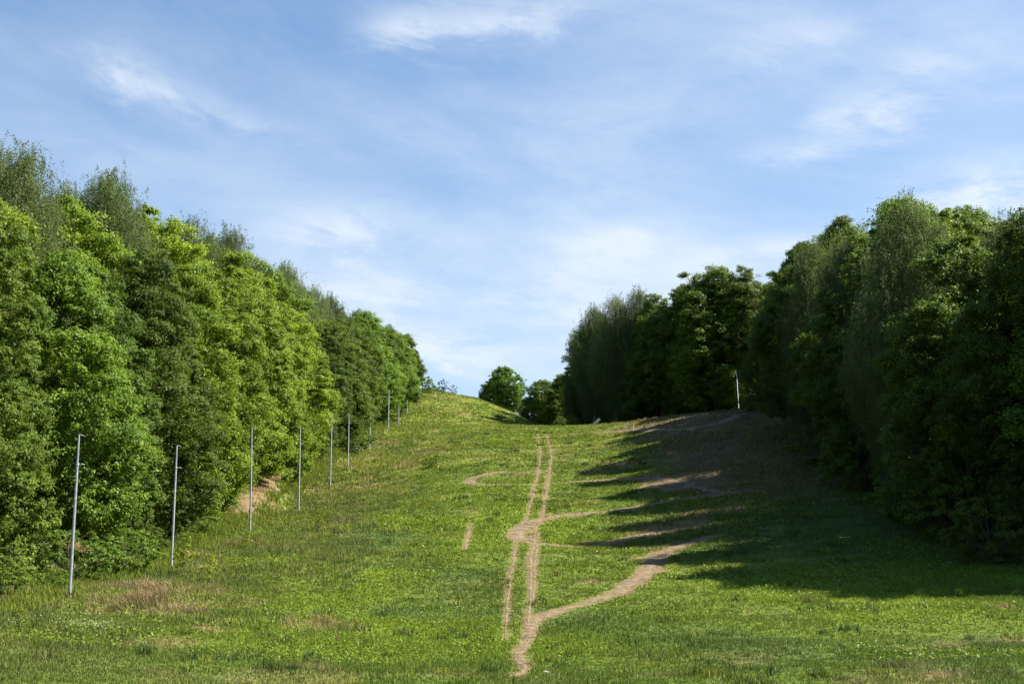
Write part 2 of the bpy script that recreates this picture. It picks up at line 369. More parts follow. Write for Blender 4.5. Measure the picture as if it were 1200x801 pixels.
bank = [on_ground(px + 3*(i % 3 - 1), py) for i, (px, py) in enumerate(zip(np.linspace(276, 340, 40), np.linspace(600, 546, 40)))]
for (x, y), (x2, y2) in zip(bank[:-1], bank[1:]):
    for f in np.linspace(0, 1, 12): splat(dirt, x + (x2-x)*f, y + (y2-y)*f, 0.25 + 0.7*float(vnoise(y*1.5 + f, 0, 4)), 0.9, 0.9)
def lookup(mask, x, y):
    fx = (np.asarray(x)-MX0)/MC - 0.5; fy = (np.asarray(y)-MY0)/MC - 0.5
    ok = (fx > 0) & (fx < MNX-1) & (fy > 0) & (fy < MNY-1)
    i = np.clip(fx.astype(int), 0, MNX-2); j = np.clip(fy.astype(int), 0, MNY-2); fx = fx-i; fy = fy-j
    v = (mask[j, i]*(1-fx)+mask[j, i+1]*fx)*(1-fy) + (mask[j+1, i]*(1-fx)+mask[j+1, i+1]*fx)*fy
    return np.where(ok, v, 0)

C = {k: np.array(v) for k, v in dict(lush=(0.112, 0.158, 0.018), clover=(0.150, 0.210, 0.018), cool=(0.074, 0.116, 0.026), yel=(0.185, 0.210, 0.032), dull=(0.125, 0.130, 0.036),
     straw=(0.27, 0.20, 0.095), soil=(0.160, 0.110, 0.058), litter=(0.092, 0.058, 0.029)).items()}
def lerp(a, b, t): return a + (b - a)*np.asarray(t)[..., None]
def woods(x, y):
    """how far into the woods a spot lies, 0 on the meadow"""
    xr = np.interp(y, [0, 88, 160, 185, 235, 250, 262, 290, 300, 400], [37, 32.5, 31, 36, 42, 43, 38, 15, 10, 10])
    return np.maximum(sstep((-24.0 - x)/4), sstep((x - xr + 2.5)/5)*sstep((y - 78)/8))
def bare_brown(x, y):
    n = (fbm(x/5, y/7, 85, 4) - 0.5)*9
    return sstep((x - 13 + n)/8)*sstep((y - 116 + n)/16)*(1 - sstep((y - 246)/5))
def meadow_colour(x, y):
    a = fbm(x/9, y/12, 31, 4); b = fbm(x/3.2, y/4.5, 41, 4); c = fbm(x/22, y/18, 51, 3); e = fbm(x/1.1, y/1.4, 61, 3)
    col = lerp(C['lush'], C['clover'], sstep((a - 0.42)/0.2)*sstep((y - 50)/12))
    col = lerp(col, C['cool'], sstep((c - 0.48)/0.14)*0.75); col = lerp(col, C['yel'], sstep((vnoise(x/6, y/10, 45) - 0.62)/0.25)*0.5)
    col = lerp(col, C['yel'], sstep((y - 120)/90)*sstep((b*0.6+c*0.4 - 0.36)/0.2)*0.9)
    front = 1 - sstep((y - 50 - 6*(a-0.5) - 0.10*np.clip(x, 0, 40))/9)
    col = lerp(col, lerp(lerp(C['cool'], C['lush'], 0.5), C['dull'], sstep((b-0.5)/0.25)*0.6), front*0.6)
    left = sstep((-9 - x + 6*(a-0.5))/7)*(1 - 0.55*sstep((y - 150)/60))
    col = lerp(col, lerp(C['dull'], C['yel'], sstep((c-0.45)/0.2)*0.6), left*0.5)
    col = lerp(col, C['straw'], sstep((b - 0.58)/0.16)*np.clip(0.08 + 0.35*left + 0.12*front + 0.18*sstep((y-150)/60), 0, 1))
    d = lookup(dryc, x, y); col = lerp(col, C['straw'], np.clip(sstep((d*1.25 + (e-0.5)*1.1 + (b-.5)*.8 - 0.30)/0.5), 0, 1)*0.85)
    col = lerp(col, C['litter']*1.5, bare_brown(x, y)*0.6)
    return col*(0.82 + 0.36*e)[..., None]
def ground_colour(x, y):
    col = meadow_colour(x, y)*0.8
    col = lerp(col, C['soil'], np.clip(sstep((lookup(dirt, x, y)*1.2 + (fbm(x/.8, y/.8, 71, 3)-.5)*.8 - .2)/.6), 0, 1))
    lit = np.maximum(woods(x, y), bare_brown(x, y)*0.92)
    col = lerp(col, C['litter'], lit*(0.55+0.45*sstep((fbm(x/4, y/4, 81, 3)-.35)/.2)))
    return col
V = np.c_[GX.ravel(), GY.ravel(), HG.ravel()]
ny, nx = GX.shape; ii = (np.arange(ny-1)[:, None]*nx + np.arange(nx-1)[None]).ravel()
F = np.c_[ii, ii+1, ii+1+nx, ii+nx]
tag(mesh_obj('meadow_hillside', V, F, M['ground'], cols=ground_colour(V[:, 0], V[:, 1]), smooth=True), 'grassy hillside rising between two woods to a crest', kind='structure')

# trodden trails: ragged ribbons lying on the hillside
def ribbon(key, name, Q, hw, label):
    n = len(Q); T = np.gradient(Q, axis=0); T /= np.linalg.norm(T, axis=1)[:, None] + 1e-9; Nn = np.c_[-T[:, 1], T[:, 0]]
    s = np.arange(n)*0.35; sd = len(key)*7 + int(hw*100)
    wl = hw*np.clip(0.85 + 4.2*(fbm(s/0.8, s*0, sd, 4) - 0.5), 0.12, 2.2); wr = hw*np.clip(0.85 + 4.2*(fbm(s/0.8, s*0 + 5, sd+3, 4) - 0.5), 0.12, 2.2)
    taper = np.minimum(1, np.minimum(s, s[::-1])/1.5 + 0.15); taper = taper*trail_width(key, Q[:, 1]); wl *= taper; wr *= taper
    V = []; K = 5
    for k in range(K):
        f = k/(K-1); off = (-wl*(1-f) + wr*f)
        p = Q + Nn*off[:, None]; V.append(np.c_[p, ground(p[:, 0], p[:, 1]) + (0.022 if 0 < k < K-1 else -0.004)])
    V = np.stack(V, 1).reshape(-1, 3); i = (np.arange(n-1)[:, None]*K + np.arange(K-1)[None]).ravel()
    return tag(mesh_obj(name, V, np.c_[i, i+1, i+1+K, i+K], M['soil'], smooth=True), label, kind='structure')
for key, nm, lab in [('left_wheel', 'wheel_track', 'left wheel rut of the track up the slope'), ('right_wheel', 'wheel_track', 'right wheel rut of the track up the slope'),
                     ('third_wheel', 'wheel_track', 'short faint rut beside the right wheel rut'), ('lower_bend', 'dirt_trail', 'lowest dirt trail bending from the shade down to the grass'),
                     ('middle', 'dirt_trail', 'short dirt trail running right from the track crossing'), ('upper', 'dirt_trail', 'broad dirt trail curving right from the track crossing'),
                     ('top_loop', 'dirt_trail', 'upper dirt trail with a hairpin on the left'), ('ridge', 'dirt_trail', 'dirt trail climbing the ledge below the far right wood'), ('scar', 'bare_soil_patch', 'small bare scar in the grass left of the track')]:
    ribbon(key, nm, *TR[key], lab)

# ------------------------------------------------------------------ grass
def blades(X, Y, n, h, w, lean, jitter, colfn, seed, lay=None, curve=0.0):
    """n blades about each spot: arrays of triangle vertices and colours"""
    g = np.random.default_rng(seed); N = len(X)
    X = np.repeat(X, n); Y = np.repeat(Y, n); hh = np.repeat(h, n)*g.uniform(0.55, 1.25, N*n); ww = np.repeat(w, n)*g.uniform(0.6, 1.3, N*n)
    j = np.repeat(jitter, n); X = X + g.normal(0, 1, N*n)*j; Y = Y + g.normal(0, 1, N*n)*j
    Z = ground(X, Y) - 0.01
    a = g.uniform(0, 2*np.pi, N*n); le = np.abs(g.normal(0, 1, N*n))*np.repeat(lean, n)
    if lay is not None: a = lay + g.normal(0, 0.35, N*n)
    dx = np.cos(a); dy = np.sin(a); ll = np.sqrt(1 + le*le)
    tip = np.c_[X + dx*hh*le/ll, Y + dy*hh*le/ll, Z + hh/ll]
    b = g.uniform(0, 2*np.pi, N*n); sx = np.cos(b)*ww/2; sy = np.sin(b)*ww/2
    V = np.stack([np.c_[X - sx, Y - sy, Z], np.c_[X + sx, Y + sy, Z], tip], 1).reshape(-1, 3)
    c = colfn(X, Y)*g.uniform(0.72, 1.30, N*n)[:, None]
    return V, np.repeat(c, 3, 0)
def scatter(y0, y1, dens, seed, xl=-29, xr=44):
    g = np.random.default_rng(seed); n = int((y1-y0)*(xr-xl)*dens)
    X = g.uniform(xl, xr, n); Y = g.uniform(y0, y1, n)
    vis = np.abs(X) < Y*0.375 + 3; X, Y = X[vis], Y[vis]
    return X, Y, g
VV, CC = [], []
for (y0, y1, dens, nb, hs, ws) in [(35, 62, 60, 4, 0.12, 0.036), (62, 85, 42, 4, 0.13, 0.045), (85, 115, 26, 4, 0.15, 0.06), (115, 160, 15, 4, 0.18, 0.085), (160, 230, 7.5, 4, 0.22, 0.12), (230, 345, 4.5, 4, 0.26, 0.16)]:
    X, Y, g = scatter(y0, y1, dens, int(y0), *(( -30, 42) if y0 < 230 else (-24, 40)))
    dm = lookup(dirt, X, Y); wd = woods(X, Y); patch = fbm(X/2.2, Y/2.2, 91, 3); broad = fbm(X/8, Y/9, 97, 3)
    bare = bare_brown(X, Y)*0.80
    tuft = sstep((fbm(X/0.7, Y/1.6, 93, 3) - 0.50)/0.12); keep = g.uniform(0, 1, len(X)) > np.clip(dm*1.05*(1 - 0.75*tuft) + 0.9*wd + bare, 0, 0.95)
    X, Y, patch, broad, dm = X[keep], Y[keep], patch[keep], broad[keep], dm[keep]
    left = sstep((-11 - X)/7)
    h = hs*(0.35 + 1.3*patch**1.3 + 0.8*sstep((broad-.5)/.15)*0.6 + 0.65*left*(0.4+patch))*(1 - 0.6*np.clip(dm*2, 0, 1))
    v, c = blades(X, Y, nb, h, np.full(len(X), ws), np.full(len(X), 0.65), np.full(len(X), ws*1.2), meadow_colour, int(y1))
    VV.append(v); CC.append(c)
V = np.concatenate(VV); tag(mesh_obj('meadow_grass', V, np.arange(len(V)).reshape(-1, 3), M['blade'], cols=np.concatenate(CC)), 'short green meadow grass covering the slope', 'grass', kind='stuff')
print('grass blades', len(V)//3)

# broad-leaved ground cover: small near-flat leaves in drifts
def flat_leaves(X, Y, g, size, zoff, cols, tilt=0.5):
    n = len(X); a = g.uniform(0, 2*np.pi, n); Z = ground(X, Y) + zoff
    t = np.c_[np.cos(a), np.sin(a), g.normal(0, tilt, n)]; b = np.c_[-np.sin(a), np.cos(a), g.normal(0, tilt, n)]
    P = np.c_[X, Y, Z]; s = size[:, None]
    V = np.stack([P - t*s, P - b*s*0.6, P + t*s, P + b*s*0.6], 1).reshape(-1, 3)
    return V, np.arange(4*n).reshape(-1, 4), np.repeat(cols, 4, 0)
VV, CC = [], []
for (y0, y1, dens, sz) in [(52, 80, 60, 0.055), (80, 115, 34, 0.075), (115, 170, 14, 0.10)]:
    X, Y, g = scatter(y0, y1, dens, int(y0)+500, -24, 34)
    p = fbm(X/9, Y/12, 31, 4); q = fbm(X/2.5, Y/2.5, 35, 3)
    keep = (p + (q-.5)*.5 > 0.50 + 0.10*sstep((-8-X)/6)) & (lookup(dirt, X, Y) < 0.25) & (lookup(dryc, X, Y) < 0.55)
    X, Y, q = X[keep], Y[keep], q[keep]
    zo = g.uniform(0.02, 1.0, len(X))*(0.10 + 0.22*q)
    c = lerp(C['clover'], C['lush'], g.uniform(0, 1, len(X)))*g.uniform(0.75, 1.3, len(X))[:, None]
    v, f, cc = flat_leaves(X, Y, g, sz*g.uniform(.6, 1.3, len(X)), zo, c); VV.append(v); CC.append(cc)
V = np.concatenate(VV); tag(mesh_obj('clover_ground_cover', V, np.arange(len(V)).reshape(-1, 4), M['blade'], cols=np.concatenate(CC)), 'bright green broad-leaved ground cover in drifts across the slope', 'ground cover', kind='stuff')

# dry straw lying over on the left bank, tall weeds at the wood's foot, white flowers
VV, CC = [], []
for i, (px, py, r) in enumerate(straw_spots):
    x, y = on_ground(px, py); n = int(170*r*r*(3.0 if i < 6 else 0.6)); g = np.random.default_rng(900+i)
    X = x + g.normal(0, r*0.55, n); Y = y + g.normal(0, r*0.6, n)
    kk = g.uniform(0, 1, n) < sstep((fbm(X/0.9, Y/1.2, 55, 3) - 0.42)/0.16); X, Y = X[kk], Y[kk]; n = len(X)
    if n < 3: continue
    hh = 0.50 if i < 16 else 0.22
    v, c = blades(X, Y, 2, np.full(n, hh), np.full(n, 0.022 + 0.00022*y), np.full(n, 1.6), np.full(n, 0.06), lambda a, b: lerp(np.array([0.30, 0.205, 0.105]), np.array([0.16, 0.135, 0.055]), sstep((fbm(a/.7, b/.9, 57, 2)-.3)/.4)), 1000+i, lay=R(-160 + 40*math.sin(i)))
    VV.append(v); CC.append(c)
V = np.concatenate(VV); tag(mesh_obj('dry_grass', V, np.arange(len(V)).reshape(-1, 3), M['straw'], cols=np.concatenate(CC)), 'straw coloured dry grass lying flat in patches', 'dry grass', kind='stuff')

g = np.random.default_rng(77); VV, CC = [], []
n = 30000; Y = g.uniform(56, 300, n); X = -23.6 - np.abs(g.normal(0, 1.6, n)) + np.abs(g.normal(0, 1, n))*0.9*(fbm(Y/6, Y*0, 5, 2) > .42) + 1.0*(Y < 95)
k = (g.uniform(0, 1, n) > lookup(dirt, X, Y)*1.1); X, Y = X[k], Y[k]; n = len(X); h = (0.20 + 0.75*fbm(X/2, Y/2, 15, 3)**1.5); wv = 0.035 + 0.0005*Y
v, c = blades(X, Y, 4, h, wv, np.full(n, 0.5), np.full(n, 0.12), lambda a, b: lerp(C['lush']*1.0, C['yel'], fbm(a/3, b/3, 99, 3)), 78)
VV.append(v); CC.append(c)
n = 9000; X = g.uniform(-23, -9, n); Y = g.uniform(50, 150, n); k = fbm(X/3, Y/4, 19, 3) > 0.55; X, Y = X[k], Y[k]
v, c = blades(X, Y, 4, np.full(len(X), 0.42), np.full(len(X), 0.05), np.full(len(X), 0.6), np.full(len(X), 0.1), lambda a, b: lerp(C['cool']*1.1, C['dull'], fbm(a/3, b/3, 98, 3)), 79)
VV.append(v); CC.append(c)
ns = 700; SX = g.uniform(-22, 24, ns); SY = 46 + 190*g.uniform(0, 1, ns)**1.4; ok = (lookup(dirt, SX, SY) < 0.1) & (bare_brown(SX, SY) < 0.2); SX, SY = SX[ok], SY[ok]
for i in range(len(SX)):
    m = int(g.uniform(6, 26)); rr = g.uniform(0.12, 0.45); X = SX[i] + g.normal(0, rr, m); Y = SY[i] + g.normal(0, rr*1.3, m)
    ca = [C['cool']*0.8, C['lush']*0.75, C['yel'], C['dull']][int(g.integers(0, 4))]
    v, c = blades(X, Y, 4, np.full(m, g.uniform(0.18, 0.42)), np.full(m, 0.03 + 0.0004*SY[i]), np.full(m, 0.55), np.full(m, 0.06), lambda a, b: np.tile(ca, (len(a), 1)), 5000+i); VV.append(v); CC.append(c)
V = np.concatenate(VV); tag(mesh_obj('tall_weeds', V, np.arange(len(V)).reshape(-1, 3), M['blade'], cols=np.concatenate(CC)), 'knee-high weeds and tall grass along the foot of the left wood', 'weeds', kind='stuff')

VV, CC = [], []
for i, (px, py, rx, ry, n) in enumerate([(90, 731, .8, .9, 80), (112, 738, .7, .6, 90), (125, 742, .5, .5, 70), (222, 713, .5, .4, 50), (24, 735, .2, .2, 30), (170, 760, .6, .5, 25), (86, 697, .2, .2, 14), (120, 735, 2.5, 2.5, 40)]):
    x, y = on_ground(px, py); g = np.random.default_rng(300+i); X = x + g.normal(0, rx, n); Y = y + g.normal(0, ry*1.6, n)
    v, f, c = flat_leaves(X, Y, g, np.full(n, 0.035)*g.uniform(.6, 1.4, n), g.uniform(0.2, 0.45, n), np.tile(np.array([0.40, 0.44, 0.24]), (n, 1))); VV.append(v); CC.append(c)
V = np.concatenate(VV); tag(mesh_obj('white_wildflowers', V, np.arange(len(V)).reshape(-1, 4), M['petal'], cols=np.concatenate(CC)), 'small creamy white wildflowers in the grass near the first pole', 'wildflowers', kind='stuff')

# ------------------------------------------------------------------ trees
def leaves_at(P, Nrm, size, g, ratio=0.62):
    n = len(P); r = g.normal(0, 1, (n, 3)); t = np.cross(Nrm, r); t /= np.linalg.norm(t, axis=1)[:, None] + 1e-9; b = np.cross(Nrm, t); b /= np.linalg.norm(b, axis=1)[:, None] + 1e-9
    s = (size*g.uniform(0.6, 1.35, n))[:, None]; bend = Nrm*s*0.18
    return np.stack([P - t*s, P - b*s*ratio + bend, P + t*s, P + b*s*ratio + bend], 1).reshape(-1, 3)

def envelope(kind, t):
    t = np.clip(t, 0, 1)
    if kind == 'maple': return np.sin(np.pi*np.clip(0.06 + 0.94*t, 0, 1)**0.85)**0.62
    if kind == 'round': return np.sqrt(np.clip(1 - (2*t*0.98 - 0.92)**2, 0, 1))
    if kind == 'edge': return np.clip(np.minimum(1, 0.62 + 1.1*t)*(np.clip(1 - t, 0, 1)**0.48)*1.12, 0, 1)
    if kind == 'linden': return np.clip(np.minimum(1, 0.55 + 0.9*t)*(np.clip(1 - t**1.6, 0, 1)**0.62)*1.1, 0, 1)
    if kind == 'birch': return np.clip(np.minimum(1, 0.50 + 1.0*t)*np.clip(1 - t**2.6, 0, 1)**0.60, 0, 1)*1.05
    return np.sqrt(np.clip(1 - (2*t - 1)**2, 0, 1))

PROTO = {}
def make_tree(key, name, shape, H, Rr, z0, mat, bark, nclump, csize, nleaf, lsize, seed, droop=0.0, lob=0.22, open_=0.0):
    """tapered trunk with limbs, and a crown of leaf clumps filling an uneven envelope"""
    g = np.random.default_rng(seed)
    root = empty(name, (0, 0, -500)); ph = g.uniform(0, 6.28, 6)
    def rad(th, t): return Rr*envelope(shape, t)*(1 + lob*(np.sin(2*th + ph[0] + 5*t) * 0.5 + np.sin(3*th + ph[1] - 7*t)*0.5 + 0.6*np.sin(5*th + ph[2] + 11*t)*0.6))
    lean = g.normal(0, 0.02*H, 2); topz = z0 + (H - z0)*0.9
    def axis_(z): f = z/H; return np.array([lean[0]*f*f + 0.15*math.sin(z*0.5 + ph[3]), lean[1]*f*f + 0.15*math.sin(z*0.43 + ph[4]), z])
    # clump centres, spread apart by best candidate
    Cn = []
    while len(Cn) < nclump:
        best = None; bd = -1
        for _ in range(7):
            t = g.uniform(0.0, 1.0)**(0.72 if droop else 1.0)
            if g.uniform() > envelope(shape, t)*0.9 + 0.1: continue
            th = g.uniform(0, 2*np.pi); z = z0 + (H - z0)*t*0.97
            f = (0.70 + 0.30*math.sqrt(g.uniform())) if g.uniform() > 0.22 else g.uniform(0.15, 0.7)
            r = max(0.0, float(rad(th, t))*f - csize*0.45); p = axis_(z) + np.array([r*math.cos(th), r*math.sin(th), 0])
            d = min((np.sum((p-q)**2) for q in Cn[-120:]), default=9e9)
            if d > bd: bd = d; best = p
        if best is not None: Cn.append(best)
    Cn = np.array(Cn)
    # trunk and limbs
    mb = MB(); zs = np.linspace(-0.4, topz, 10); br = 0.011*H + min(0.06, 0.006*H)
    mb.tube([axis_(z) for z in zs], [br*(1.25 if i == 0 else (1 - 0.88*max(z, 0)/topz)) for i, z in enumerate(zs)], 8)
    order = g.permutation(len(Cn))[:min(60, len(Cn))]
    for q in order:
        p = Cn[q]; rr = math.hypot(p[0], p[1]); zb = max(z0*0.7 + 0.3, p[2] - rr*(0.9 if droop == 0 else 1.2)); zb = min(zb, topz*0.95)
        a = axis_(zb); mid = a*0.5 + p*0.5 + np.array([0, 0, 0.12*rr]); r0 = max(min(0.03, 0.005*H), br*(1 - 0.85*zb/topz)*0.42)
        mb.tube([a, a*0.75 + mid*0.25, mid, p], [r0, r0*0.8, r0*0.5, 0.015], 5, cap=False)
    mb.build('trunk', bark, root)
    # leaves
    w = g.uniform(0.65, 1.35, len(Cn)); cnt = np.maximum(20, (nleaf*w*w/np.sum(w*w)).astype(int))
    if droop == 0:
        P, Nn, var = [], [], []
        cen = np.array([0, 0, z0 + (H-z0)*0.4])
        for c, ww, n in zip(Cn, w, cnt):
            u = g.normal(0, 1, (n, 3)); u /= np.linalg.norm(u, axis=1)[:, None]
            out = c - cen; out[2] *= 0.5; out /= np.linalg.norm(out) + 1e-6
            u = u + 0.45*out + np.array([0, 0, 0.35]); u /= np.linalg.norm(u, axis=1)[:, None]
            r = csize*ww*(1 - 0.55*g.uniform(0, 1, n)**2)
            ns = max(4, n//55); k = g.integers(0, ns, n); us = u[:ns]; rs = r[:ns]*(0.75 + 0.45*g.uniform(0, 1, ns))
            sub = (us*rs[:, None]*np.array([1.0, 1.0, 0.72]))[k]; off = g.normal(0, 1, (n, 3))*np.array([1.0, 1.0, 0.6])*csize*ww*0.17
            pos = c + sub + off; pos[:, 2] = np.maximum(pos[:, 2], 0.1)
            u = us[k]*0.7 + off/(csize*0.25); u /= np.linalg.norm(u, axis=1)[:, None] + 1e-6
            nn = u*0.85 + np.array([0, 0, 0.40]) + g.normal(0, 0.42, (n, 3)); nn /= np.linalg.norm(nn, axis=1)[:, None]
            P.append(pos); Nn.append(nn); var.append(np.clip(0.5 + 0.22*g.normal() + g.normal(0, 0.22, n), 0, 1))
        P = np.concatenate(P); Nn = np.concatenate(Nn); var = np.concatenate(var)
    else:
        P, Nn, var = [], [], []
        for c, ww, n in zip(Cn, w, cnt):
            ns = max(2, int(n/34)); s0 = c + g.normal(0, 1, (ns, 3))*csize*ww*np.array([0.6, 0.6, 0.45])
            ln = droop*g.uniform(0.35, 1.15, ns)*ww; per = int(n/ns)
            k = g.uniform(0, 1, (ns, per)); sway = g.normal(0, 0.22, (ns, 1, 2))
            pos = s0[:, None, :] + np.stack([k*sway[..., 0], k*sway[..., 1], 0.25*np.sin(k*3) - k*ln[:, None]], -1) + g.normal(0, 0.075, (ns, per, 3))
            pos = pos.reshape(-1, 3); m = len(pos); pos[:, 2] = np.maximum(pos[:, 2], 0.2)
            nn = g.normal(0, 0.75, (m, 3)) + np.array([0, 0, 0.35]); oc = c.copy(); oc[2] = 0; nn += 0.35*oc/(np.linalg.norm(oc)+.1); nn /= np.linalg.norm(nn, axis=1)[:, None]
            P.append(pos); Nn.append(nn); var.append(np.clip(0.5 + 0.18*g.normal() + g.normal(0, 0.25, m), 0, 1))
        P = np.concatenate(P); Nn = np.concatenate(Nn); var = np.concatenate(var)
    Vl = leaves_at(P, Nn, np.full(len(P), lsize), g)
    mesh_obj('crown', Vl, np.arange(len(Vl)).reshape(-1, 4), mat, root, fvar=var)
    PROTO[key] = dict(root=root, H=H, used=False); return root

def place(key, x, y, H, label, cat, group, rz, wide=1.0, tilt=(0, 0), sink=0.15):
    p = PROTO[key]; s = H/p['H']; r = p['root']
    if p['used']:
        n = r.copy(); COL.objects.link(n)
        for ch in r.children:
            c = ch.copy(); COL.objects.link(c); c.parent = n
        r = n
    p['used'] = True
    r.location = (x, y, float(ground(x, y)) - sink); r.rotation_euler = (tilt[0], tilt[1], rz); r.scale = (s*wide, s*wide, s)
    tag(r, label, cat, group); return r

NL = 1.3
make_tree('maple1', 'maple_tree', 'edge', 18, 5.6, 1.8, M['maple'], M['bark'], 170, 1.25, int(125000*NL), 0.1012, 1)
make_tree('maple2', 'maple_tree', 'maple', 19, 5.8, 0.8, M['maple'], M['bark'], 160, 1.3, int(125000*NL), 0.1012, 2, lob=0.28)
make_tree('mapley1', 'maple_tree', 'edge', 19, 5.6, 0.5, M['mapley'], M['bark'], 190, 1.15, int(130000*NL), 0.0950, 3, lob=0.25)
make_tree('mapley2', 'maple_tree', 'maple', 20, 5.4, 1.0, M['mapley'], M['bark'], 190, 1.15, int(130000*NL), 0.0950, 4, lob=0.14)
make_tree('linden1', 'linden_tree', 'linden', 19, 5.4, 1.5, M['linden'], M['bark'], 250, 0.95, int(140000*NL), 0.0810, 5, lob=0.28)
make_tree('linden2', 'linden_tree', 'edge', 20, 5.6, 2.2, M['linden'], M['bark'], 240, 1.0, int(140000*NL), 0.0810, 6, lob=0.3)
make_tree('tall1', 'linden_tree', 'linden', 23, 5.0, 5.0, M['linden'], M['bark'], 200, 1.05, int(110000*NL), 0.0862, 12, lob=0.3)
make_tree('ash1', 'ash_tree', 'edge', 20, 5.2, 1.4, M['ash'], M['bark'], 320, 0.75, int(150000*NL), 0.0660, 7, lob=0.22)
make_tree('birch1', 'birch_tree', 'birch', 26, 4.8, 3.0, M['birch'], M['birchbark'], 430, 0.95, int(240000*NL), 0.0546, 8, droop=1.9, lob=0.30)
make_tree('birch2', 'birch_tree', 'birch', 25, 4.6, 2.5, M['birch'], M['birchbark'], 400, 0.95, int(230000*NL), 0.0546, 9, droop=2.3, lob=0.34)
make_tree('birch3', 'birch_tree', 'birch', 22, 2.3, 1.2, M['birch'], M['bark'], 80, 0.7, int(42000*NL), 0.0660, 10, droop=2.1, lob=0.5)
make_tree('round1', 'maple_tree', 'round', 14, 6.4, 0.9, M['maple'], M['bark'], 210, 1.35, int(110000*NL), 0.1144, 11, lob=0.14)
make_tree('shrub1', 'shrub', 'round', 2.6, 1.7, 0.1, M['shrub'], M['bark'], 40, 0.45, 9500, 0.055, 13, lob=0.3)
make_tree('shrub2', 'shrub', 'edge', 3.0, 1.5, 0.1, M['shrub'], M['bark'], 36, 0.45, 9000, 0.052, 14, lob=0.4)
make_tree('shruby', 'shrub', 'round', 2.6, 1.8, 0.1, M['shruby'], M['bark'], 34, 0.45, 7500, 0.060, 15, lob=0.35)
make_tree('shrubd', 'shrub', 'edge', 2.4, 1.4, 0.1, M['shrubd'], M['bark'], 14, 0.45, 900, 0.085, 16, lob=0.5)
make_tree('sapling', 'sapling', 'birch', 2.2, 0.5, 0.25, M['shruby'], M['bark'], 16, 0.26, 900, 0.055, 17, lob=0.4)

LOOK = dict(maple1='bright green bushy maple', maple2='round-topped green maple', mapley1='yellow-green maple in fresh leaf', mapley2='tall yellow-green maple', linden1='dense darker green linden',
            linden2='broad mid-green linden', tall1='clear-stemmed dark linden', ash1='fine-leaved olive green ash', birch1='tall grey-green weeping birch', birch2='feathery silver-green birch', birch3='thin leaning birch')
ORD = ['zeroth', 'first', 'second', 'third', 'fourth', 'fifth', 'sixth', 'seventh', 'eighth', 'ninth', 'tenth']
def pole_where(d):
    k = sum(1 for p in pole_d if p < d)
    if k == 0: return 'left of the nearest pole'
    if k >= len(pole_d): return 'beyond the farthest pole'
    j = k if d - pole_d[k-1] < pole_d[k] - d else k+1
    return f'behind the {ORD[j]} pole from the camera'
left = []
for (x, d, H, k) in [(-29, 66, 17, 'ash1'), (-28.8, 75.5, 19, 'ash1'), (-27.6, 85, 17, 'maple1'), (-28.5, 95, 18, 'linden1'), (-27.8, 104, 20, 'linden2'), (-27.6, 114, 20, 'mapley1'), (-27, 124, 20.5, 'mapley2'),
                     (-28, 134, 21, 'mapley2'), (-28.6, 145, 22, 'mapley1'), (-27.6, 157, 20, 'mapley1'), (-27.4, 168, 20, 'mapley2'), (-27, 180, 19, 'ash1'), (-27, 192, 17, 'linden1'), (-26.6, 204, 17, 'maple1'),
                     (-27, 216, 18, 'linden2'), (-27, 228, 18, 'maple2'), (-26.5, 240, 18, 'linden1'), (-26.2, 252, 19, 'maple1'), (-25.8, 264, 18.5, 'linden1'), (-25.2, 276, 18, 'maple2'), (-25, 288, 15.5, 'maple1'), (-24.4, 301, 13.5, 'linden2'), (-23.6, 318, 11.8, 'maple1')]:
    left.append((x, d, H, k, 'front row'))
for (x, d, H, k) in [(-35, 74, 20, 'maple2'), (-34.5, 84, 22, 'mapley2'), (-35, 94, 24.6, 'birch1'), (-34, 104, 23, 'mapley2'), (-33.5, 113, 25.8, 'birch1'), (-35, 121, 27, 'birch2'), (-34, 131, 25, 'mapley2'), (-33.5, 141, 25, 'birch2'), (-34, 151, 23, 'maple2'),
                     (-33.5, 161, 27, 'birch1'), (-35, 172, 24, 'linden2'), (-34, 183, 23, 'maple2'), (-33, 195, 24.5, 'birch2'), (-34, 207, 25, 'birch1'), (-33, 219, 22, 'linden2'), (-33, 231, 23, 'birch2'), (-32.5, 244, 22, 'birch1'), (-32, 258, 20, 'linden1'), (-31, 272, 20, 'maple2'), (-30, 288, 17, 'linden2')]:
    left.append((x, d, H, k, 'second row'))
for (x, d, H, k) in [(-43, 82, 24, 'birch2'), (-42, 93, 25, 'linden2'), (-42, 104, 27, 'birch1'), (-43, 115, 28, 'birch2'), (-42, 127, 26, 'birch1'), (-42, 140, 24, 'maple2'), (-42, 154, 25, 'birch2'), (-42, 170, 24, 'linden2'), (-42, 188, 23, 'birch1'), (-41, 206, 24, 'maple2'), (-41, 226, 23, 'birch2'), (-40, 248, 22, 'linden2')]:
    left.append((x, d, H, k, 'rear row'))
used = {}
pend = []
for (x, d, H, k, row) in left:
    H = H*(1.05 if row == 'front row' else 1.07)
    pend.append([x, d, H, k, f'{LOOK[k]} in the {row} {pole_where(d)}', 'trees of the left wood'])
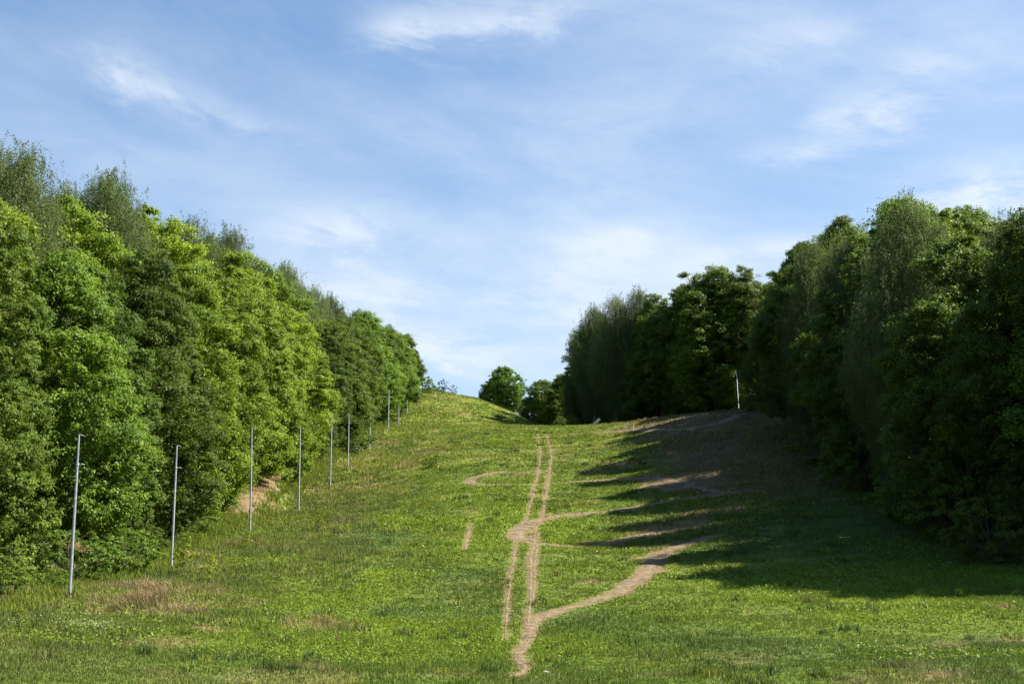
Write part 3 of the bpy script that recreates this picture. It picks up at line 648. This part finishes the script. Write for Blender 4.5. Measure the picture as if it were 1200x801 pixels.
right = [(38, 79, 18, 'linden1', 'front'), (34.2, 89, 21.5, 'linden2', 'front'), (31.6, 98, 22.5, 'linden1', 'front'), (31, 107, 26, 'birch1', 'front'), (32, 115, 24.5, 'birch2', 'front'), (32, 125, 22.5, 'linden1', 'front'), (32.4, 135, 23.5, 'birch2', 'front'), (32.4, 146, 23, 'birch1', 'front'),  # front row leans on darker linden leaves, whose colour deepens the wood's shade
         (32.6, 156, 22.5, 'linden2', 'front'), (35.5, 167, 20, 'linden1', 'front'), (38, 180, 21, 'linden2', 'front'), (41.5, 194, 22, 'ash1', 'front'), (44.5, 210, 22, 'linden2', 'front'), (46.5, 226, 23.5, 'tall1', 'front'), (47.8, 240.5, 25.5, 'tall1', 'front'), (44, 259.5, 29, 'tall1', 'front'),
         (38.4, 263, 28.5, 'maple1', 'front'), (34, 268, 30, 'linden1', 'front'), (29.6, 273, 26.5, 'linden2', 'front'), (25.4, 279, 29.5, 'birch1', 'front'), (21, 284, 28.5, 'birch2', 'front'), (17, 290, 27, 'birch1', 'front'), (13.4, 296, 22.5, 'birch3', 'front')]
for i, d in enumerate(range(86, 196, 10)): right.append((39.5 + 1.2*math.sin(i*2.3), d, 23 + 1.6*math.sin(i*1.7), ['maple2', 'linden2', 'birch1', 'linden1', 'mapley2', 'maple1', 'linden2'][i % 7], 'second'))
for i, d in enumerate(range(84, 242, 12)): right.append((48.5 + 1.5*math.sin(i*1.9), d + 2, (22 if d < 160 else 24) + 1.6*math.sin(i*1.3), ['linden2', 'maple2', 'tall1', 'linden1', 'maple1'][i % 5], 'third'))
for i, d in enumerate(list(range(90, 238, 13)) + [266, 279, 292]): right.append((57.5 + 1.5*math.sin(i*2.9), d, 22 + 1.6*math.sin(i*1.1), ['maple2', 'linden2', 'linden1'][i % 3], 'fourth'))
for i, (x, d) in enumerate([(50, 263), (47, 290), (46, 272), (40, 277), (34.5, 281), (29.5, 286), (25, 292), (20.5, 298), (17, 304), (52, 281), (43, 300)]): right.append((x, d, 27.5 - 0.6*i, ['linden1', 'linden2', 'tall1', 'linden1', 'linden2', 'maple2', 'birch2', 'linden2', 'maple1', 'maple2', 'linden1'][i], 'second'))
def NTH(n): return str(n) + ('th' if 10 < n < 20 else {1: 'st', 2: 'nd', 3: 'rd'}.get(n % 10, 'th'))
for row in ('front', 'second', 'third', 'fourth'):
    L_ = sorted([t for t in right if t[4] == row], key=lambda t: -t[0]/t[1])
    for n, (x, d, H, k, _) in enumerate(L_):
        nth = NTH(n+1)+' from right'
        pend.append([x, d, H, k, f'{LOOK[k]}, {nth} in the {row} row of the right wood', 'trees of the right wood'])
for (x, d, H, k, lab) in [(11, 316, 13, 'maple1', 'low bushy maple behind the thin leaning birch at the left end of the right wood'), (18.5, 322, 16, 'linden1', 'dark linden seen low between the birch stems of the right wood'), (26, 316, 16, 'maple1', 'green maple seen low behind the leaning pale board'), (33.5, 308, 17, 'linden1', 'dark linden seen low behind the row of thin stakes'), (40, 312, 17, 'maple1', 'bushy maple deep in the wood left of the lone steel pole')]:
    pend.append([x, d, H, k, lab, 'trees of the right wood'])
seen = {}
for p in pend: seen.setdefault(p[4], []).append(p)
for lab, ps in seen.items():
    if len(ps) > 1:
        ps.sort(key=lambda p: p[1])
        for q, p in zip(['nearer ', 'farther '] if len(ps) == 2 else ['nearest ', 'middle ', 'farthest '], ps): p[4] = q + lab
rt = random.Random(3)
for (x, d, H, k, lab, grp) in pend:
    place(k, x, d, H, lab, 'tree', grp, rt.uniform(0, 6.28), rt.uniform(0.92, 1.10), (rt.gauss(0, .02), rt.gauss(0, .02)))
place('round1', ray(590, 440)[0]*348, 348, 13.0, 'lone round green tree on the hump against the sky', 'tree', None, 0.6, 0.86)
place('round1', ray(637, 460)[0]*334, 334, 12.4, 'round dark tree between the hump and the tall right wood', 'tree', None, 2.9, 0.90)
place('maple1', ray(657, 470)[0]*342, 342, 15, 'smaller tree half hidden between the round tree and the birches', 'tree', None, 1.1, 0.7)
place('linden1', ray(614, 465)[0]*342, 342, 7.0, 'small pale green tree at the right foot of the lone tree', 'tree', None, 4.0, 0.8)

# ------------------------------------------------------------------ shrubs
shr = [('shrub2', 8, 668, 5.5, 'tall pale green shrub at the left edge of the photo beside the nearest pole'), ('shrub1', 40, 660, 3.4, 'bushy green shrub left of the nearest pole under the olive tree'),
       ('shrub1', 118, 642, 2.8, 'green shrub just right of the nearest pole at the wood edge'), ('shrub2', 145, 640, 3.2, 'upright green shrub midway between the two nearest poles'),
       ('shrub1', 172, 632, 3.6, 'large bright shrub left of the second pole'), ('shrub2', 196, 628, 3.0, 'leafy shrub directly behind the second pole'),
       ('shruby', 235, 592, 3.2, 'yellow-green shrub between the second and third poles'), ('shruby', 258, 584, 2.6, 'low golden shrub just left of the third pole'),
       ('shrub1', 330, 548, 3.0, 'green shrub above the bare earth bank'), ('shruby', 362, 518, 3.4, 'golden leaved shrub under the trees near the fifth pole'), ('shrub2', 345, 545, 2.6, 'small upright shrub left of the fourth pole'),
       ('shrub1', 420, 525, 3.2, 'round grass-side shrub between the sixth and seventh poles'), ('shrub2', 412, 532, 2.8, 'darker shrub left of the sixth pole top'), ('shrub1', 505, 548, 1.3, 'small dark round bush alone on the meadow'),
       ('shrub1', 598, 497, 2.0, 'pale bushy shrub at the foot of the hump'), ('shrub1', 586, 492, 1.4, 'smaller bush left of the pale shrub on the hump'), ('shrub2', 500, 460, 4.0, 'pale green shrub at the top of the hump by the wood end'),
       ('shrub2', 672, 498, 2.3, 'sunlit sapling shrub at the left corner of the right wood'), ('shrub1', 655, 497, 1.7, 'low sunlit bush under the round dark tree'), ('shrub1', 640, 497, 1.5, 'dark bush below the round tree where the track ends'),
       ('shrub1', 1010, 575, 4.5, 'shaded shrub at the inner edge of the right wood'), ('shrub1', 1060, 610, 4.2, 'shaded shrub below the tall birches of the right wood'), ('shrub1', 1120, 635, 4.0, 'shaded dark shrub near the right end of the wood edge'), ('shrub1', 1165, 660, 4.0, 'shaded shrub nearest the right edge of the photo'),
       ('shrub1', 965, 545, 4.0, 'shaded shrub at the bend of the right wood edge'),
       ('shrub1', 880, 481, 3.2, 'shaded low shrub right beside the lone steel pole'), ('shrub1', 893, 479, 3.6, 'shaded shrub between the lone steel pole and the wooden post'), ('shrub1', 906, 476, 3.4, 'shaded shrub right of the brown wooden post'),
       ('shrubd', 523, 458, 2.6, 'leftmost of the purplish bare bushes on the hump skyline'), ('shrubd', 516, 456, 2.2, 'low purplish bush by the pale shrub on the hump skyline'), ('shrubd', 530, 460, 2.0, 'rightmost small purplish bush on the hump skyline')]
shr[28] = ('shrubd', 521, 458, 2.8, 'largest purplish bush in the middle of the hump skyline trio')
hedge = [(67.5, -24.4), (71, -24.9), (74, -23.6), (79, -24.6), (81.5, -23.5), (85.5, -23.2), (88, -24.3), (93, -24.0), (96.5, -24.9), (103, -24.4), (110, -25.0)]
for i, (d, x) in enumerate(hedge):
    k = ['shrub1', 'shrub2', 'shrub1', 'shrub1', 'shrub2'][i % 5]
    place(k, x, d, 1.1 + 1.8*(0.5+0.5*math.sin(i*2.7))**1.5, f"{'rounded' if k == 'shrub1' else 'upright'} green shrub, {NTH(i+1)} from the camera in the thicket below the left wood", 'shrub', 'thicket below the left wood', i*2.2, 1.15, sink=0.1)
for i, (k, px, py, H, lab) in enumerate(shr):
    x, y = on_ground(px, py)
    place(k, x, y, H, lab, 'shrub', 'shrubs along the meadow', i*1.7, 1.0, sink=0.05)
for i, (px, py, H, lab) in enumerate([(213, 672, 2.2, 'thin yellow sapling just right of the second pole'), (248, 682, 1.5, 'short yellow-green sapling in the dull grass right of the second pole'), (372, 622, 1.8, 'yellow-green sapling right of the fourth pole'),
                                      (288, 645, 1.4, 'small yellow sapling beneath the third pole'), (340, 622, 1.3, 'small sapling just left of the fourth pole'), (22, 742, 1.0, 'pale sprouting weed at the lower left corner')]):
    x, y = on_ground(px, py); place('sapling', x, y, H, lab, 'sapling', 'saplings on the left bank', i*2.1, 1.2, sink=0.03)

# ------------------------------------------------------------------ poles
def make_pole(h, lean, upper_arm, k):
    x, y = PX, pole_d[k]; root = empty('lamp_free_pole' if False else 'steel_pole', (x, y, float(ground(x, y)) - 0.1)); root.rotation_euler = (0, lean, 0)
    zb = h*0.82; th = 1 if k < 6 else 1.25
    a = MB(); a.tube([(0, 0, 0), (0, 0, zb)], [0.078*th, 0.068*th], 12); a.build('shaft', M['steel'], root)
    b = MB(); b.tube([(0, 0, zb), (0, 0, h)], [0.056*th, 0.05*th], 12); b.build('upper_tube', M['steel'], root)
    c = MB(); c.tube([(0, 0, zb-0.08), (0, 0, zb+0.06)], [0.095*th, 0.095*th], 12); c.box((0.17, 0.10, zb), (0.16, 0.03, 0.03), (Vector((.86, .5, -.1)).normalized(), Vector((-.5, .86, 0)).normalized(), Vector((0, 0, 1)))); c.build('collar', M['steel_dull'], root)
    if upper_arm:
        d = MB(); ax = (Vector((.80, .5, -.33)).normalized(), Vector((-.5, .86, 0)).normalized(), Vector((.3, .1, 1)).normalized())
        d.box((0.09, 0.05, h), (0.20, 0.03, 0.025), ax); d.build('top_arm', M['steel_dull'], root)
    f = MB(); f.tube([(0, 0, 0.0), (0, 0, 0.16)], [0.17, 0.15], 10); f.build('footing', M['stone'], root)
    return root
hts = [7.95, 7.75, 8.6, 8.55, 8.4, 7.3, 8.0, 7.0, 8.9, 5.0]; leans = [0, 0, -0.019, -0.008, 0.0, -0.006, 0.006, 0.0, -0.004, 0.006]
plab = ['grey steel pole nearest the camera with a small top arm', 'grey steel pole second from the camera with a small top arm', 'tall steel pole third from the camera before the bare bank', 'steel pole fourth from the camera right of the bare bank',
        'steel pole fifth from the camera at the bend of the wood', 'shorter steel pole sixth from the camera', 'steel pole seventh from the camera under the dark trees', 'short thin pole eighth from the camera', 'tall pole ninth from the camera near the hump', 'farthest short pole of the row at the foot of the hump']
for k in range(10):
    tag(make_pole(hts[k], leans[k], k < 3, k), plab[k], 'pole', 'steel poles along the left wood')
x, y = 40.8, 253.5
root = empty('steel_pole', (x, y, float(ground(x, y)) - 0.1)); root.rotation_euler = (0, -0.03, 0)
a = MB(); a.tube([(0, 0, 0), (0, 0, 6.6)], [0.12, 0.11], 10); a.build('shaft', M['steel_dull'], root)  # dull darker metal on this pole stands in for the wood's shade
a = MB(); a.tube([(0, 0, 6.6), (0, 0, 8.3)], [0.09, 0.085], 10); a.build('upper_tube', M['steel_dull'], root)
a = MB(); a.tube([(0, 0, 6.5), (0, 0, 6.68)], [0.14, 0.14], 10); a.build('collar', M['steel_dull'], root)
tag(root, 'lone steel pole at the edge of the shaded right wood', 'pole')
x = ray(901, 476)[0]*243; root = empty('wooden_post', (x, 243, float(ground(x, 243)) - 0.1))
a = MB(); a.tube([(0, 0, 0), (0.03, 0, 3), (0, 0.02, 5.2)], [0.17, 0.15, 0.13], 10); a.build('shaft', M['wood'], root)
a = MB(); a.tube([(0, 0.02, 5.2), (0, 0.02, 5.32)], [0.15, 0.05], 10); a.build('cap', M['wood'], root)
tag(root, 'brown wooden post in the shade right of the lone steel pole', 'post')

# a pale board leaning by the wood, a row of little stakes, stones
x, y = on_ground(695, 498.0); root = empty('leaning_board', (x, y, float(ground(x, y)))); root.rotation_euler = (0.3, 0.75, 0.3)
a = MB(); a.box((0, 0, 0.75), (0.26, 0.03, 0.85)); a.build('panel', M['board'], root, False)
a = MB(); a.box((0, 0.075, 0.6), (0.04, 0.04, 0.75)); a.build('brace', M['wood'], root, False)
tag(root, 'pale weathered board leaning before the dark birches', 'board')
spl = ['leftmost thin stake of the row on the crest', 'second thin stake from the left on the crest', 'third thin stake from the left, taller and pale', 'fourth thin stake from the left on the crest', 'fifth pale stake from the left on the crest', 'rightmost thin stake of the row on the crest']
for i, (px, h) in enumerate([(710, .5), (724, .6), (732, .9), (737, .6), (742, .8), (755, .6)]):
    x, y = on_ground(px, 503.5); root = empty('wooden_stake', (x, y, float(ground(x, y)) - .05)); root.rotation_euler = (0, 0.05*math.sin(i*3), i)
    a = MB(); a.box((0, 0, h*.5), (0.05, 0.05, h*.5)); a.build('stake_shaft', M['wood'], root, False)
    a = MB(); a.tube([(0, 0, h), (0, 0, h+.1)], [0.05, 0.008], 6); a.build('stake_tip', M['wood'], root, False)
    tag(root, spl[i], 'stake', 'stakes on the crest')
def stone(px, py, s, lab, seed):
    import bmesh
    x, y = on_ground(px, py); bm = bmesh.new(); bmesh.ops.create_icosphere(bm, subdivisions=3, radius=s); g = random.Random(seed); ph = [g.uniform(0, 6) for _ in range(4)]
    for v in bm.verts:
        c = v.co/s; v.co *= 1 + 0.16*math.sin(3*c.x+ph[0])*math.sin(4*c.y+ph[1]) + 0.1*math.sin(7*c.z+ph[2]+3*c.x); v.co.z *= 0.6; v.co.x *= 1.4
    me = bpy.data.meshes.new('stone'); bm.to_mesh(me); bm.free(); me.materials.append(M['stone']); o = bpy.data.objects.new('stone', me); COL.objects.link(o)
    o.location = (x, y, float(ground(x, y)) + s*0.15); o.rotation_euler = (0, 0, g.uniform(0, 6)); tag(o, lab, 'stone', 'stones in the grass')
stone(419, 528, 0.55, 'pale boulder in the grass right of the sixth pole', 1)
stone(698, 531, 0.32, 'dark lump of earth on the upper slope above the hairpin', 2); bpy.data.objects['stone.001'].data.materials[0] = M['soil']
stone(640, 788, 0.10, 'small stone beside the lowest end of the dirt trail', 3)
print('objects', len(bpy.data.objects))
